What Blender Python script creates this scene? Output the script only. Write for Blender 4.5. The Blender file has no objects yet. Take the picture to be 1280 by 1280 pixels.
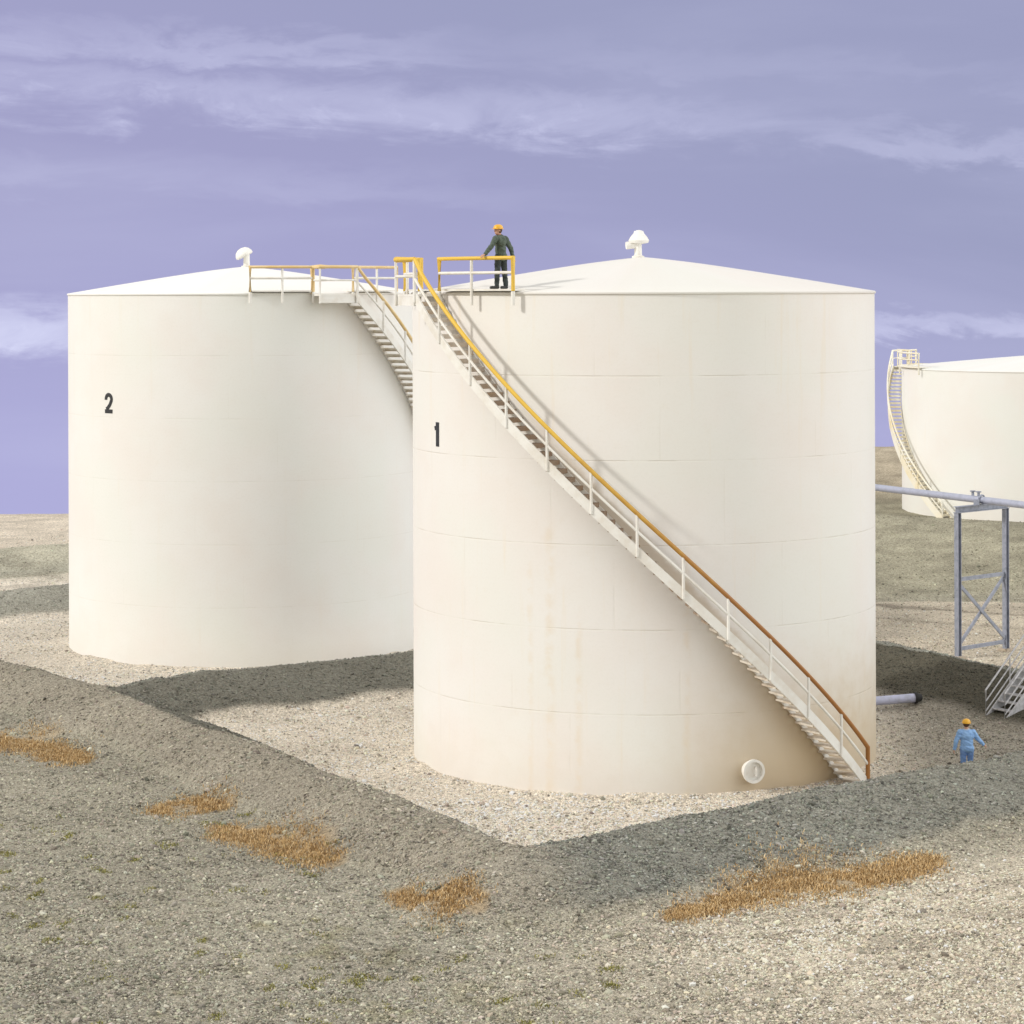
import bpy, bmesh, math, random
import numpy as np
from mathutils import Vector, Matrix

random.seed(7)
SC = bpy.context.scene
COL = SC.collection
PI = math.pi
R_ = math.radians

# ------------------------------------------------------------------ camera
F = 3030.0 / 1280.0          # focal length in frame widths
CAMZ = 12.73                 # eye level = rim of the tanks
cd = bpy.data.cameras.new('camera')
cam = bpy.data.objects.new('camera', cd)
COL.objects.link(cam)
cd.sensor_width = 36.0
cd.lens = 36.0 * F
cd.shift_y = -275.0 / 1280.0
cd.clip_start = 0.5
cd.clip_end = 8000
cam.location = (0, 0, CAMZ)
cam.rotation_euler = (R_(90), R_(0.2), 0)
SC.camera = cam

# ------------------------------------------------------------------ sky and sun
SUN_PHI, SUN_EL = R_(-71), R_(31)     # azimuth measured from "towards the camera", to the left
w = bpy.data.worlds.new('World')
SC.world = w
w.use_nodes = True
nt = w.node_tree
nt.nodes.clear()


def N(nt, t, **kw):
    n = nt.nodes.new(t)
    for k, v in kw.items():
        setattr(n, k, v)
    return n


def vmath(nt, op, a, b=None, c=None):
    n = nt.nodes.new('ShaderNodeMath')
    n.operation = op
    for i, v in enumerate((a, b, c)):
        if v is None:
            continue
        if isinstance(v, (int, float)):
            n.inputs[i].default_value = v
        else:
            nt.links.new(v, n.inputs[i])
    return n.outputs[0]


def mixc(nt, f, a, b, blend='MIX'):
    n = nt.nodes.new('ShaderNodeMix')
    n.data_type = 'RGBA'
    n.blend_type = blend
    for sock, v in ((n.inputs[0], f), (n.inputs[6], a), (n.inputs[7], b)):
        if isinstance(v, (int, float)):
            sock.default_value = v
        elif isinstance(v, tuple):
            sock.default_value = (v[0], v[1], v[2], 1)
        else:
            nt.links.new(v, sock)
    return n.outputs[2]


def mrange(nt, v, a, b, c=0.0, d=1.0, smooth=True):
    n = nt.nodes.new('ShaderNodeMapRange')
    n.interpolation_type = 'SMOOTHSTEP' if smooth else 'LINEAR'
    nt.links.new(v, n.inputs[0])
    n.inputs[1].default_value = a
    n.inputs[2].default_value = b
    n.inputs[3].default_value = c
    n.inputs[4].default_value = d
    return n.outputs[0]


def noise(nt, vec, scale, detail=4, rough=0.5, sc=None, dist=0.0, off=None):
    if sc or off:
        m = nt.nodes.new('ShaderNodeMapping')
        nt.links.new(vec, m.inputs[0])
        if sc:
            m.inputs['Scale'].default_value = sc
        if off:
            m.inputs['Location'].default_value = off
        vec = m.outputs[0]
    n = nt.nodes.new('ShaderNodeTexNoise')
    nt.links.new(vec, n.inputs['Vector'])
    n.inputs['Scale'].default_value = scale
    n.inputs['Detail'].default_value = detail
    n.inputs['Roughness'].default_value = rough
    n.inputs['Distortion'].default_value = dist
    return n.outputs[0]


tc = N(nt, 'ShaderNodeTexCoord')
D = tc.outputs['Generated']
sep = N(nt, 'ShaderNodeSeparateXYZ')
nt.links.new(D, sep.inputs[0])
dz = sep.outputs[2]
dx = sep.outputs[0]
sky = N(nt, 'ShaderNodeTexSky', sky_type='NISHITA', sun_disc=False,
        sun_elevation=SUN_EL, sun_rotation=R_(180) + SUN_PHI * -1)
sky.dust_density = 2.0
nish = mixc(nt, 1.0, sky.outputs[0], (0.055, 0.055, 0.055), 'MULTIPLY')
# veil cloud: soft tilted bands of high cloud over a plain evening-blue ground
dy = sep.outputs[1]
su = vmath(nt, 'DIVIDE', dx, vmath(nt, 'MAXIMUM', dy, 0.05))
sv = vmath(nt, 'DIVIDE', dz, vmath(nt, 'MAXIMUM', dy, 0.05))
n1 = noise(nt, D, 2.6, 6, 0.55, sc=(1.0, 1.0, 6.0), dist=0.4, off=(0.3, 0.1, 0.35))
n2 = noise(nt, D, 12.0, 7, 0.62, sc=(1.0, 1.0, 4.0), dist=0.6, off=(1.3, 4.1, 0.0))
n3 = noise(nt, D, 48.0, 5, 0.65, sc=(1.0, 1.0, 2.2), dist=0.5)
nw = vmath(nt, 'ADD', vmath(nt, 'MULTIPLY', vmath(nt, 'SUBTRACT', n2, 0.5), 0.045), vmath(nt, 'MULTIPLY', vmath(nt, 'SUBTRACT', n3, 0.5), 0.012))


def cband(u0, v0, slope, wv, u_lo, u_hi, soft, amp):
    lin = vmath(nt, 'ADD', vmath(nt, 'MULTIPLY', vmath(nt, 'SUBTRACT', su, u0), slope), v0)
    dd = vmath(nt, 'ABSOLUTE', vmath(nt, 'ADD', vmath(nt, 'SUBTRACT', sv, lin), nw))
    k = mrange(nt, dd, wv, wv * 0.15)
    k = vmath(nt, 'MULTIPLY', k, mrange(nt, su, u_lo - soft, u_lo + soft))
    k = vmath(nt, 'MULTIPLY', k, mrange(nt, su, u_hi + soft, u_hi - soft))
    return vmath(nt, 'MULTIPLY', k, amp)


ck = cband(-0.21, 0.085, -0.060, 0.015, -0.40, 0.10, 0.09, 0.50)
for a_ in ((0.13, 0.064, -0.055, 0.010, 0.06, 0.45, 0.05, 0.34), (-0.20, 0.104, -0.03, 0.010, -0.5, -0.02, 0.05, 0.35),
           (0.10, 0.094, -0.06, 0.009, -0.02, 0.5, 0.05, 0.10), (-0.20, -0.014, -0.03, 0.018, -0.5, -0.165, 0.03, 0.95),
           (0.18, -0.014, -0.03, 0.006, 0.12, 0.4, 0.03, 0.55), (-0.1, 0.045, -0.05, 0.012, -0.4, 0.0, 0.08, 0.16)):
    ck = vmath(nt, 'MAXIMUM', ck, cband(*a_))
clm = vmath(nt, 'MULTIPLY', ck, mrange(nt, n2, 0.28, 0.66, 0.25, 1.0))
clm = vmath(nt, 'ADD', clm, vmath(nt, 'MULTIPLY', mrange(nt, n1, 0.42, 0.72), 0.16))
grad = mrange(nt, sv, -0.09, 0.07, 0, 1)
base = mixc(nt, grad, (0.415, 0.410, 0.680), (0.350, 0.350, 0.565))
base = mixc(nt, mrange(nt, vmath(nt, 'ADD', su, vmath(nt, 'MULTIPLY', sv, 2.0)), -0.05, 0.30), base, (0.320, 0.338, 0.520))
fs = vmath(nt, 'MULTIPLY', mrange(nt, n3, 0.52, 0.66), mrange(nt, ck, 0.15, 0.6))
clm = vmath(nt, 'ADD', clm, vmath(nt, 'MULTIPLY', fs, 0.16))
band = mixc(nt, clm, base, (0.63, 0.645, 0.87))
# bright dome added out of view as fill light, strongest from the right
dome = mixc(nt, 1.0, nish, (0.90, 0.865, 0.80), 'ADD')
side = mrange(nt, dx, 0.15, 0.85, 0.67, 2.15)
sidec = N(nt, 'ShaderNodeCombineColor')
for i in range(3):
    nt.links.new(side, sidec.inputs[i])
dome = mixc(nt, 1.0, dome, sidec.outputs[0], 'MULTIPLY')
sky_col = mixc(nt, vmath(nt, 'MAXIMUM', mrange(nt, dz, 0.14, 0.45), mrange(nt, sep.outputs[1], 0.75, 0.1)), band, dome)
bg = N(nt, 'ShaderNodeBackground')
nt.links.new(sky_col, bg.inputs[0])
bg.inputs[1].default_value = 1.0
wo = N(nt, 'ShaderNodeOutputWorld')
nt.links.new(bg.outputs[0], wo.inputs[0])

sd = bpy.data.lights.new('sun', 'SUN')
sun = bpy.data.objects.new('sun', sd)
COL.objects.link(sun)
sd.energy = 2.1
sd.angle = R_(4.5)
sd.color = (1.0, 0.975, 0.93)
to_sun = Vector((math.sin(SUN_PHI) * math.cos(SUN_EL), -math.cos(SUN_PHI) * math.cos(SUN_EL), math.sin(SUN_EL)))
sun.rotation_euler = to_sun.to_track_quat('Z', 'Y').to_euler()
sun.location = (-40, 20, 60)

vs = SC.view_settings
SC.display_settings.display_device = 'sRGB'
vs.view_transform = 'Standard'
vs.look = 'None'
vs.exposure = 0.06
vs.gamma = 1.0
vs.use_curve_mapping = False
SC.cycles.max_bounces = 6
SC.cycles.diffuse_bounces = 4


# ------------------------------------------------------------------ helpers
def tag(o, label=None, cat=None, group=None, kind=None):
    if label: o['label'] = label
    if cat: o['category'] = cat
    if group: o['group'] = group
    if kind: o['kind'] = kind
    return o


def empty(name, loc, label, cat, group=None):
    o = bpy.data.objects.new(name, None)
    COL.objects.link(o)
    o.location = loc
    o.empty_display_size = 0.3
    return tag(o, label, cat, group)


def link(name, bm, mat, parent=None, smooth=False, angle=None):
    me = bpy.data.meshes.new(name)
    bm.normal_update()
    bm.to_mesh(me)
    bm.free()
    if smooth:
        for p in me.polygons:
            p.use_smooth = True
        if angle is not None:
            me.set_sharp_from_angle(angle=R_(angle))
    me.materials.append(mat)
    o = bpy.data.objects.new(name, me)
    COL.objects.link(o)
    if parent is not None:
        o.parent = parent
    return o


def sweep(bm, pts, r, seg=8, caps=True):
    """round tube along points; r is a number or a list"""
    pts = [Vector(p) for p in pts]
    rings = []
    up = Vector((0, 0, 1))
    for i, p in enumerate(pts):
        if i == 0: t = pts[1] - pts[0]
        elif i == len(pts) - 1: t = pts[-1] - pts[-2]
        else: t = (pts[i + 1] - p).normalized() + (p - pts[i - 1]).normalized()
        t.normalize()
        ref = up if abs(t.z) < 0.95 else Vector((1, 0, 0))
        a = t.cross(ref).normalized()
        b = a.cross(t).normalized()
        rr = r[i] if isinstance(r, (list, tuple)) else r
        if 0 < i < len(pts) - 1:
            c = (pts[i + 1] - p).normalized().dot((p - pts[i - 1]).normalized())
            k = 1.0 / max(0.6, math.sqrt((1 + c) / 2))
        else:
            k = 1
        rings.append([bm.verts.new(p + (a * math.cos(2 * PI * j / seg) + b * math.sin(2 * PI * j / seg)) * rr * k)
                      for j in range(seg)])
    for i in range(len(rings) - 1):
        for j in range(seg):
            bm.faces.new((rings[i][j], rings[i][(j + 1) % seg], rings[i + 1][(j + 1) % seg], rings[i + 1][j]))
    if caps:
        bm.faces.new(rings[0][::-1])
        bm.faces.new(rings[-1])


def box(bm, c, s, rot=None):
    c = Vector(c)
    vsx = []
    for x in (-1, 1):
        for y in (-1, 1):
            for z in (-1, 1):
                v = Vector((x * s[0] / 2, y * s[1] / 2, z * s[2] / 2))
                if rot is not None: v = rot @ v
                vsx.append(bm.verts.new(c + v))
    for f in ((0, 1, 3, 2), (4, 6, 7, 5), (0, 4, 5, 1), (2, 3, 7, 6), (0, 2, 6, 4), (1, 5, 7, 3)):
        bm.faces.new([vsx[i] for i in f])


def prism(bm, quads_a, quads_b):
    """closed strip between two loops of the same length"""
    a = [bm.verts.new(p) for p in quads_a]
    b = [bm.verts.new(p) for p in quads_b]
    n = len(a)
    for i in range(n):
        bm.faces.new((a[i], a[(i + 1) % n], b[(i + 1) % n], b[i]))
    bm.faces.new(a[::-1])
    bm.faces.new(b)


def cyl(phi, r, z):
    return Vector((r * math.sin(phi), -r * math.cos(phi), z))


def arcbar(bm, section, path):
    """sweep a closed section of (dr, dz) along path of (phi, r, z)"""
    rings = [[bm.verts.new(cyl(p, r + dr, z + dz_)) for dr, dz_ in section] for p, r, z in path]
    n = len(section)
    for i in range(len(rings) - 1):
        for j in range(n):
            bm.faces.new((rings[i][j], rings[i][(j + 1) % n], rings[i + 1][(j + 1) % n], rings[i + 1][j]))
    bm.faces.new(rings[0][::-1])
    bm.faces.new(rings[-1])


def lathe(bm, prof, seg=32, centre=(0, 0, 0), axis='Z'):
    rings = []
    c = Vector(centre)
    for r, z in prof:
        ring = []
        for j in range(seg):
            a = 2 * PI * j / seg
            ring.append(bm.verts.new(c + Vector((r * math.cos(a), r * math.sin(a), z))))
        rings.append(ring)
    for i in range(len(rings) - 1):
        for j in range(seg):
            bm.faces.new((rings[i][j], rings[i][(j + 1) % seg], rings[i + 1][(j + 1) % seg], rings[i + 1][j]))
    bm.faces.new(rings[0][::-1])
    bm.faces.new(rings[-1])
    bmesh.ops.remove_doubles(bm, verts=bm.verts, dist=1e-5)


# ------------------------------------------------------------------ materials
def new_mat(name):
    m = bpy.data.materials.new(name)
    m.use_nodes = True
    return m, m.node_tree, m.node_tree.nodes['Principled BSDF']


def paint(name, col, col2=None, rough=0.55, scale=6.0, metal=0.0, bump=0.0):
    m, t, b = new_mat(name)
    c = N(t, 'ShaderNodeTexCoord').outputs['Object']
    n = noise(t, c, scale, 5, 0.6)
    col2 = col2 or tuple(x * 0.8 for x in col)
    t.links.new(mixc(t, mrange(t, n, 0.4, 0.7), col, col2), b.inputs['Base Color'])
    b.inputs['Roughness'].default_value = rough
    b.inputs['Metallic'].default_value = metal
    if bump:
        bn = N(t, 'ShaderNodeBump')
        t.links.new(n, bn.inputs['Height'])
        bn.inputs['Strength'].default_value = bump
        bn.inputs['Distance'].default_value = 0.02
        t.links.new(bn.outputs[0], b.inputs['Normal'])
    return m


def shell_mat(name, R, H, col, dirt=1.0, seams=True, rust=None):
    m, t, b = new_mat(name)
    c = N(t, 'ShaderNodeTexCoord').outputs['Object']
    s = N(t, 'ShaderNodeSeparateXYZ')
    t.links.new(c, s.inputs[0])
    x, y, z = s.outputs
    ang = vmath(t, 'ARCTAN2', x, vmath(t, 'MULTIPLY', y, -1.0))
    u = vmath(t, 'MULTIPLY', ang, R)
    uv = N(t, 'ShaderNodeCombineXYZ')
    t.links.new(u, uv.inputs[0]); t.links.new(z, uv.inputs[1])
    UV = uv.outputs[0]
    big = noise(t, UV, 0.35, 4, 0.55)
    mid = noise(t, UV, 2.2, 5, 0.6)
    fine = noise(t, UV, 14.0, 4, 0.6)
    colr = mixc(t, mrange(t, big, 0.35, 0.7), col, (col[0] * 0.985, col[1] * 0.955, col[2] * 0.94))
    blot = noise(t, UV, 0.22, 3, 0.5, off=(5, 2, 0))
    colr = mixc(t, vmath(t, 'MULTIPLY', mrange(t, blot, 0.42, 0.62), 0.55), colr, (col[0] * 0.955, col[1] * 0.985, col[2] * 0.955))
    colr = mixc(t, vmath(t, 'MULTIPLY', mrange(t, fine, 0.45, 0.75), 0.10), colr, (0.60, 0.57, 0.50))
    # faint vertical runs
    runs = noise(t, UV, 1.0, 5, 0.65, sc=(2.6, 0.13, 1))
    colr = mixc(t, vmath(t, 'MULTIPLY', mrange(t, runs, 0.56, 0.78), 0.35 * dirt), colr, (0.74, 0.63, 0.46))
    colr = mixc(t, vmath(t, 'MULTIPLY', mrange(t, mid, 0.56, 0.75), 0.12 * dirt), colr, (0.70, 0.64, 0.54))
    # dust thrown up on the lowest course
    zz = vmath(t, 'ADD', z, vmath(t, 'MULTIPLY', vmath(t, 'SUBTRACT', mid, 0.5), 1.6))
    low = mrange(t, zz, 2.0, -0.1)
    colr = mixc(t, vmath(t, 'MULTIPLY', low, 0.26 * dirt), colr, (0.60, 0.51, 0.39))
    if rust:
        p0, pw, zh = rust
        wob = vmath(t, 'MULTIPLY', vmath(t, 'SUBTRACT', mid, 0.5), 0.5)
        a2 = vmath(t, 'ADD', ang, wob)
        k = vmath(t, 'MULTIPLY', mrange(t, vmath(t, 'ABSOLUTE', vmath(t, 'SUBTRACT', a2, p0)), pw, 0.0), mrange(t, zz, zh, 0.2))
        colr = mixc(t, vmath(t, 'MULTIPLY', k, 0.75), colr, (0.42, 0.29, 0.16))
        # rust washed off the treads, following the stair down the wall
        zst = vmath(t, 'MULTIPLY', vmath(t, 'SUBTRACT', 1.0, vmath(t, 'DIVIDE', vmath(t, 'ADD', ang, 1.03), 1.911)), H - 0.12)
        dzs = vmath(t, 'ADD', vmath(t, 'SUBTRACT', z, zst), vmath(t, 'MULTIPLY', vmath(t, 'SUBTRACT', mid, 0.5), 0.5))
        kb = vmath(t, 'MULTIPLY', mrange(t, dzs, -0.25, 0.0), mrange(t, dzs, 0.62, 0.30))
        kb = vmath(t, 'MULTIPLY', kb, vmath(t, 'MULTIPLY', mrange(t, ang, -0.75, -0.2), mrange(t, ang, 0.98, 0.85)))
        colr = mixc(t, vmath(t, 'MULTIPLY', kb, 0.55), colr, (0.47, 0.36, 0.22))
        kb = vmath(t, 'MULTIPLY', mrange(t, dzs, -1.5, -0.1), mrange(t, dzs, 0.1, -0.1))
        kb = vmath(t, 'MULTIPLY', kb, vmath(t, 'MULTIPLY', mrange(t, ang, 0.1, 0.75), mrange(t, ang, 1.1, 0.9)))
        colr = mixc(t, vmath(t, 'MULTIPLY', kb, 0.65), colr, (0.50, 0.36, 0.20))
        # broad grime on the lowest courses of the side towards the manhole
        kb = vmath(t, 'MULTIPLY', mrange(t, ang, -0.1, 0.45), mrange(t, zz, 4.6, 0.3))
        colr = mixc(t, vmath(t, 'MULTIPLY', kb, 0.85), colr, (0.56, 0.45, 0.30))
        # two thin weeping streaks
        for pa, wd, zt in ((-0.43, 0.016, 7.4), (-0.31, 0.012, 5.2), (-0.52, 0.010, 6.3), (0.12, 0.010, 6.9)):
            st = mrange(t, vmath(t, 'ABSOLUTE', vmath(t, 'SUBTRACT', vmath(t, 'ADD', ang, vmath(t, 'MULTIPLY', wob, 0.10)), pa)), wd * 2.2, 0.0)
            st = vmath(t, 'MULTIPLY', st, mrange(t, z, zt, zt - 1.0))
            st = vmath(t, 'MULTIPLY', st, mrange(t, mid, 0.35, 0.65))
            colr = mixc(t, vmath(t, 'MULTIPLY', st, 0.20), colr, (0.66, 0.48, 0.24))
    hgt = vmath(t, 'MULTIPLY', vmath(t, 'ADD', fine, vmath(t, 'MULTIPLY', big, 3.0)), 0.0018)
    if seams:
        ch = H / 6.0
        q = vmath(t, 'DIVIDE', z, ch)
        fr = vmath(t, 'ABSOLUTE', vmath(t, 'SUBTRACT', vmath(t, 'FRACT', vmath(t, 'ADD', q, 0.5)), 0.5))
        hl = mrange(t, fr, 0.011, 0.002)
        course = vmath(t, 'FLOOR', q)
        uu = vmath(t, 'ADD', vmath(t, 'DIVIDE', u, 4.45), vmath(t, 'MULTIPLY', course, 0.37))
        fu = vmath(t, 'ABSOLUTE', vmath(t, 'SUBTRACT', vmath(t, 'FRACT', uu), 0.5))
        vl = mrange(t, fu, 0.006, 0.001)
        gap = mrange(t, noise(t, UV, 0.75, 3, 0.6, off=(3, 7, 0)), 0.40, 0.60)
        hl = vmath(t, 'MULTIPLY', hl, vmath(t, 'ADD', vmath(t, 'MULTIPLY', gap, 0.85), 0.15))
        vl = vmath(t, 'MULTIPLY', vl, vmath(t, 'MULTIPLY', gap, 0.4))
        ln = vmath(t, 'MAXIMUM', hl, vl)
        inside = vmath(t, 'MULTIPLY', mrange(t, z, 0.5, 0.9), mrange(t, z, H - 0.4, H - 0.8))
        ln = vmath(t, 'MULTIPLY', ln, inside)
        colr = mixc(t, vmath(t, 'MULTIPLY', ln, 0.24 * dirt), colr, (0.45, 0.38, 0.27))
        hgt = vmath(t, 'ADD', hgt, vmath(t, 'MULTIPLY', ln, -0.010 * dirt))
    t.links.new(colr, b.inputs['Base Color'])
    b.inputs['Roughness'].default_value = 0.62
    b.inputs['Specular IOR Level'].default_value = 0.3
    bn = N(t, 'ShaderNodeBump')
    bn.inputs['Strength'].default_value = 0.55
    bn.inputs['Distance'].default_value = 1.0
    t.links.new(hgt, bn.inputs['Height'])
    t.links.new(bn.outputs[0], b.inputs['Normal'])
    return m


CREAM = (0.78, 0.76, 0.73)
M_white = paint('white_steel_paint', (0.79, 0.775, 0.73), (0.70, 0.66, 0.59), 0.5, 2.2)
M_tread, t, b = new_mat('rusting_tread_steel')
c_ = N(t, 'ShaderNodeTexCoord').outputs['Object']
s_z = N(t, 'ShaderNodeSeparateXYZ'); t.links.new(c_, s_z.inputs[0])
n_ = noise(t, c_, 1.6, 5, 0.65)
zw = vmath(t, 'ADD', s_z.outputs[2], vmath(t, 'MULTIPLY', vmath(t, 'SUBTRACT', n_, 0.5), 3.5))
rz_ = vmath(t, 'MULTIPLY', mrange(t, zw, 3.2, 5.6), mrange(t, zw, 12.2, 9.5))
cc_ = mixc(t, mrange(t, n_, 0.4, 0.7), (0.66, 0.61, 0.53), (0.40, 0.30, 0.20))
cc_ = mixc(t, vmath(t, 'MULTIPLY', rz_, 0.85), cc_, (0.17, 0.095, 0.045))
t.links.new(cc_, b.inputs['Base Color']); b.inputs['Roughness'].default_value = 0.7
M_galv = paint('galvanised_steel', (0.31, 0.33, 0.40), (0.22, 0.24, 0.29), 0.45, 6.0, 0.25)
M_galv_light = paint('pale_galvanised_steel', (0.58, 0.57, 0.58), (0.40, 0.39, 0.38), 0.5, 8.0, 0.1)
M_black = paint('black_paint', (0.015, 0.018, 0.022), (0.03, 0.03, 0.035), 0.5, 9.0)
M_cream_rail = paint('cream_rail_paint', (0.79, 0.76, 0.66), (0.76, 0.66, 0.44), 0.5, 0.7)
M_dark = paint('dark_opening', (0.02, 0.02, 0.02), (0.03, 0.028, 0.025), 0.8)


M_tread2 = paint('pale_tread_steel', (0.70, 0.66, 0.58), (0.55, 0.46, 0.34), 0.6, 3.0)


def yellow_mat(name, H, top, bot):
    m, t, b = new_mat(name)
    c = N(t, 'ShaderNodeTexCoord').outputs['Object']
    s = N(t, 'ShaderNodeSeparateXYZ')
    t.links.new(c, s.inputs[0])
    n = noise(t, c, 2.5, 5, 0.65)
    zz = vmath(t, 'ADD', s.outputs[2], vmath(t, 'MULTIPLY', vmath(t, 'SUBTRACT', n, 0.5), 4.5))
    worn = mrange(t, zz, H * 0.86, H * 0.34)
    fl = noise(t, c, 16, 4, 0.7)
    cc = mixc(t, worn, top, bot)
    cc = mixc(t, vmath(t, 'MULTIPLY', mrange(t, fl, 0.6, 0.75), 0.5), cc, (0.27, 0.12, 0.035))
    t.links.new(cc, b.inputs['Base Color'])
    b.inputs['Roughness'].default_value = 0.55
    return m


# ------------------------------------------------------------------ ground shape
_rng = np.random.RandomState(11)
_P = _rng.rand(512, 512)


def vnoise(x, y, s, ox=0.0, oy=0.0):
    X = x / s + ox + 100.0
    Y = y / s + oy + 100.0
    xi = np.floor(X).astype(np.int64); yi = np.floor(Y).astype(np.int64)
    fx = X - xi; fy = Y - yi
    fx = fx * fx * (3 - 2 * fx); fy = fy * fy * (3 - 2 * fy)
    a = _P[xi % 512, yi % 512]; b = _P[(xi + 1) % 512, yi % 512]
    c = _P[xi % 512, (yi + 1) % 512]; d = _P[(xi + 1) % 512, (yi + 1) % 512]
    return (a * (1 - fx) + b * fx) * (1 - fy) + (c * (1 - fx) + d * fx) * fy - 0.5


def fbm(x, y, s, o=4, ox=0.0):
    v = 0; a = 1.0; t = 0
    for i in range(o):
        v = v + a * vnoise(x, y, s / (2 ** i), ox + 17.3 * i, 5.1 * i)
        t += a; a *= 0.55
    return v / t


def sstep(v, a, b):
    t = np.clip((v - a) / (b - a), 0, 1)
    return t * t * (3 - 2 * t)


P0, P1, P2, P3 = (0.1, 51.5), (19.6, 67.6), (7.9, 89.0), (-12.3, 73.0)
P4, P5 = (-28.0, 91.0), (-5.4, 110.5)
# a, b, width on the left of a->b, width on the right, height
BERMS = [
    (P0, P1, 1.35, 3.3, 0.85), (P1, P2, 4.2, 2.6, 0.85), (P0, P3, 1.9, 2.0, 0.85),
    (P3, P4, 1.9, 2.0, 0.85), (P3, P2, 2.4, 3.4, 0.85), (P4, P5, 2.0, 3.2, 0.85), (P2, P5, 2.0, 2.4, 0.85),
    ((-45, 101), (-2, 124), 2.5, 5.0, 0.95),
]


def seg_dist(x, y, a, b):
    ax, ay = a; bx, by = b
    dx_, dy_ = bx - ax, by - ay
    L2 = dx_ * dx_ + dy_ * dy_
    t = np.clip(((x - ax) * dx_ + (y - ay) * dy_) / L2, 0, 1)
    px, py = ax + t * dx_, ay + t * dy_
    side = (dx_ * (y - ay) - dy_ * (x - ax))       # >0: left of a->b
    return np.hypot(x - px, y - py), side


def berm_h(x, y):
    h = np.zeros_like(x)
    wob = fbm(x, y, 2.4, 4, 3.0) * 1.0
    hv = 1 + fbm(x, y, 4.5, 3, 13.0) * 0.30 + fbm(x, y, 0.8, 3, 23.0) * 0.16
    for a, b, wl, wr, hb in BERMS:
        d, s = seg_dist(x, y, a, b)
        # the front left bank is smoothed across its own line so the two widths meet
        k = sstep(s, -3.0, 3.0)
        wdt = wr * (1 - k) + wl * k
        if (a, b) in ((P0, P3), (P3, P4)):
            wdt = wl * (1 - k) + wr * k
        q = np.clip(1 - (d + wob * np.clip(d * 0.8, 0, 1) - 0.12) / wdt, 0, 1.0)
        q = np.where(q > 0.85, 0.85 + (q - 0.85) * 0.45, q) / 0.9175
        q = np.where(q < 0.2, q * q / 0.4 + 0.1 * (q / 0.2) * 1.0, q)
        hh = hb * np.clip(q, 0, 1)
        # rounded meeting of two banks
        h = 0.5 * (h + hh + np.sqrt((h - hh) ** 2 + 0.004)) - 0.5 * math.sqrt(0.004) * np.exp(-(h + hh) * 8)
    return h * np.clip(hv, 0.7, 1.3)


def inside(x, y, poly):
    r = np.ones(x.shape, bool)
    n = len(poly)
    for i in range(n):
        ax, ay = poly[i]; bx, by = poly[(i + 1) % n]
        r &= ((bx - ax) * (y - ay) - (by - ay) * (x - ax)) > 0
    return r


def ridge(x):
    """distance and height of the skyline"""
    k = sstep(x / 1.0, -8, 22)
    return 136 + 30 * k, 0.38 + 1.65 * k


def height(x, y):
    h = berm_h(x, y)
    bh = h.copy()
    # soil banked unevenly against the tanks
    for cx_, cy_ in ((3.6, 67.0), (-9.65, 87.9)):
        rr = np.hypot(x - cx_, y - cy_)
        h = h + (0.10 + 0.22 * np.clip(fbm(x, y, 1.6, 3, 71.0) + 0.1, 0, 1)) * sstep(rr, 7.3, 6.2)
    # gentle roll
    h = h + fbm(x, y, 9.0, 3, 1.0) * 0.14 + fbm(x, y, 1.2, 3, 7.0) * 0.085
    # bank in front of the far tank on the right
    t = (y - 0.0) + (x - 17) * 0.62
    bank = sstep(t, 101, 120) * sstep(x, 3, 9)
    h = h + (bank * 1.62 - 1.62 * sstep(t, 120.5, 124.5) * sstep(x, 3, 9)) * (1 + 0.12 * fbm(x, y, 5, 2, 81.0))
    # ground falls slightly towards the viewer in front of the corner
    h = h - 0.25 * sstep(y, 50, 40)
    # skyline: rise, then the ground drops away
    rd, rz = ridge(x)
    h = h + rz * sstep(y, rd - 24, rd - 2)
    h = h + np.where(y > rd, -(y - rd) * 0.16 - 0.00006 * (y - rd) ** 2, 0)
    h = h + fbm(x, y, 26, 3, 4.0) * 0.25 * sstep(y, 98, 120)
    return h, bh


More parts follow.
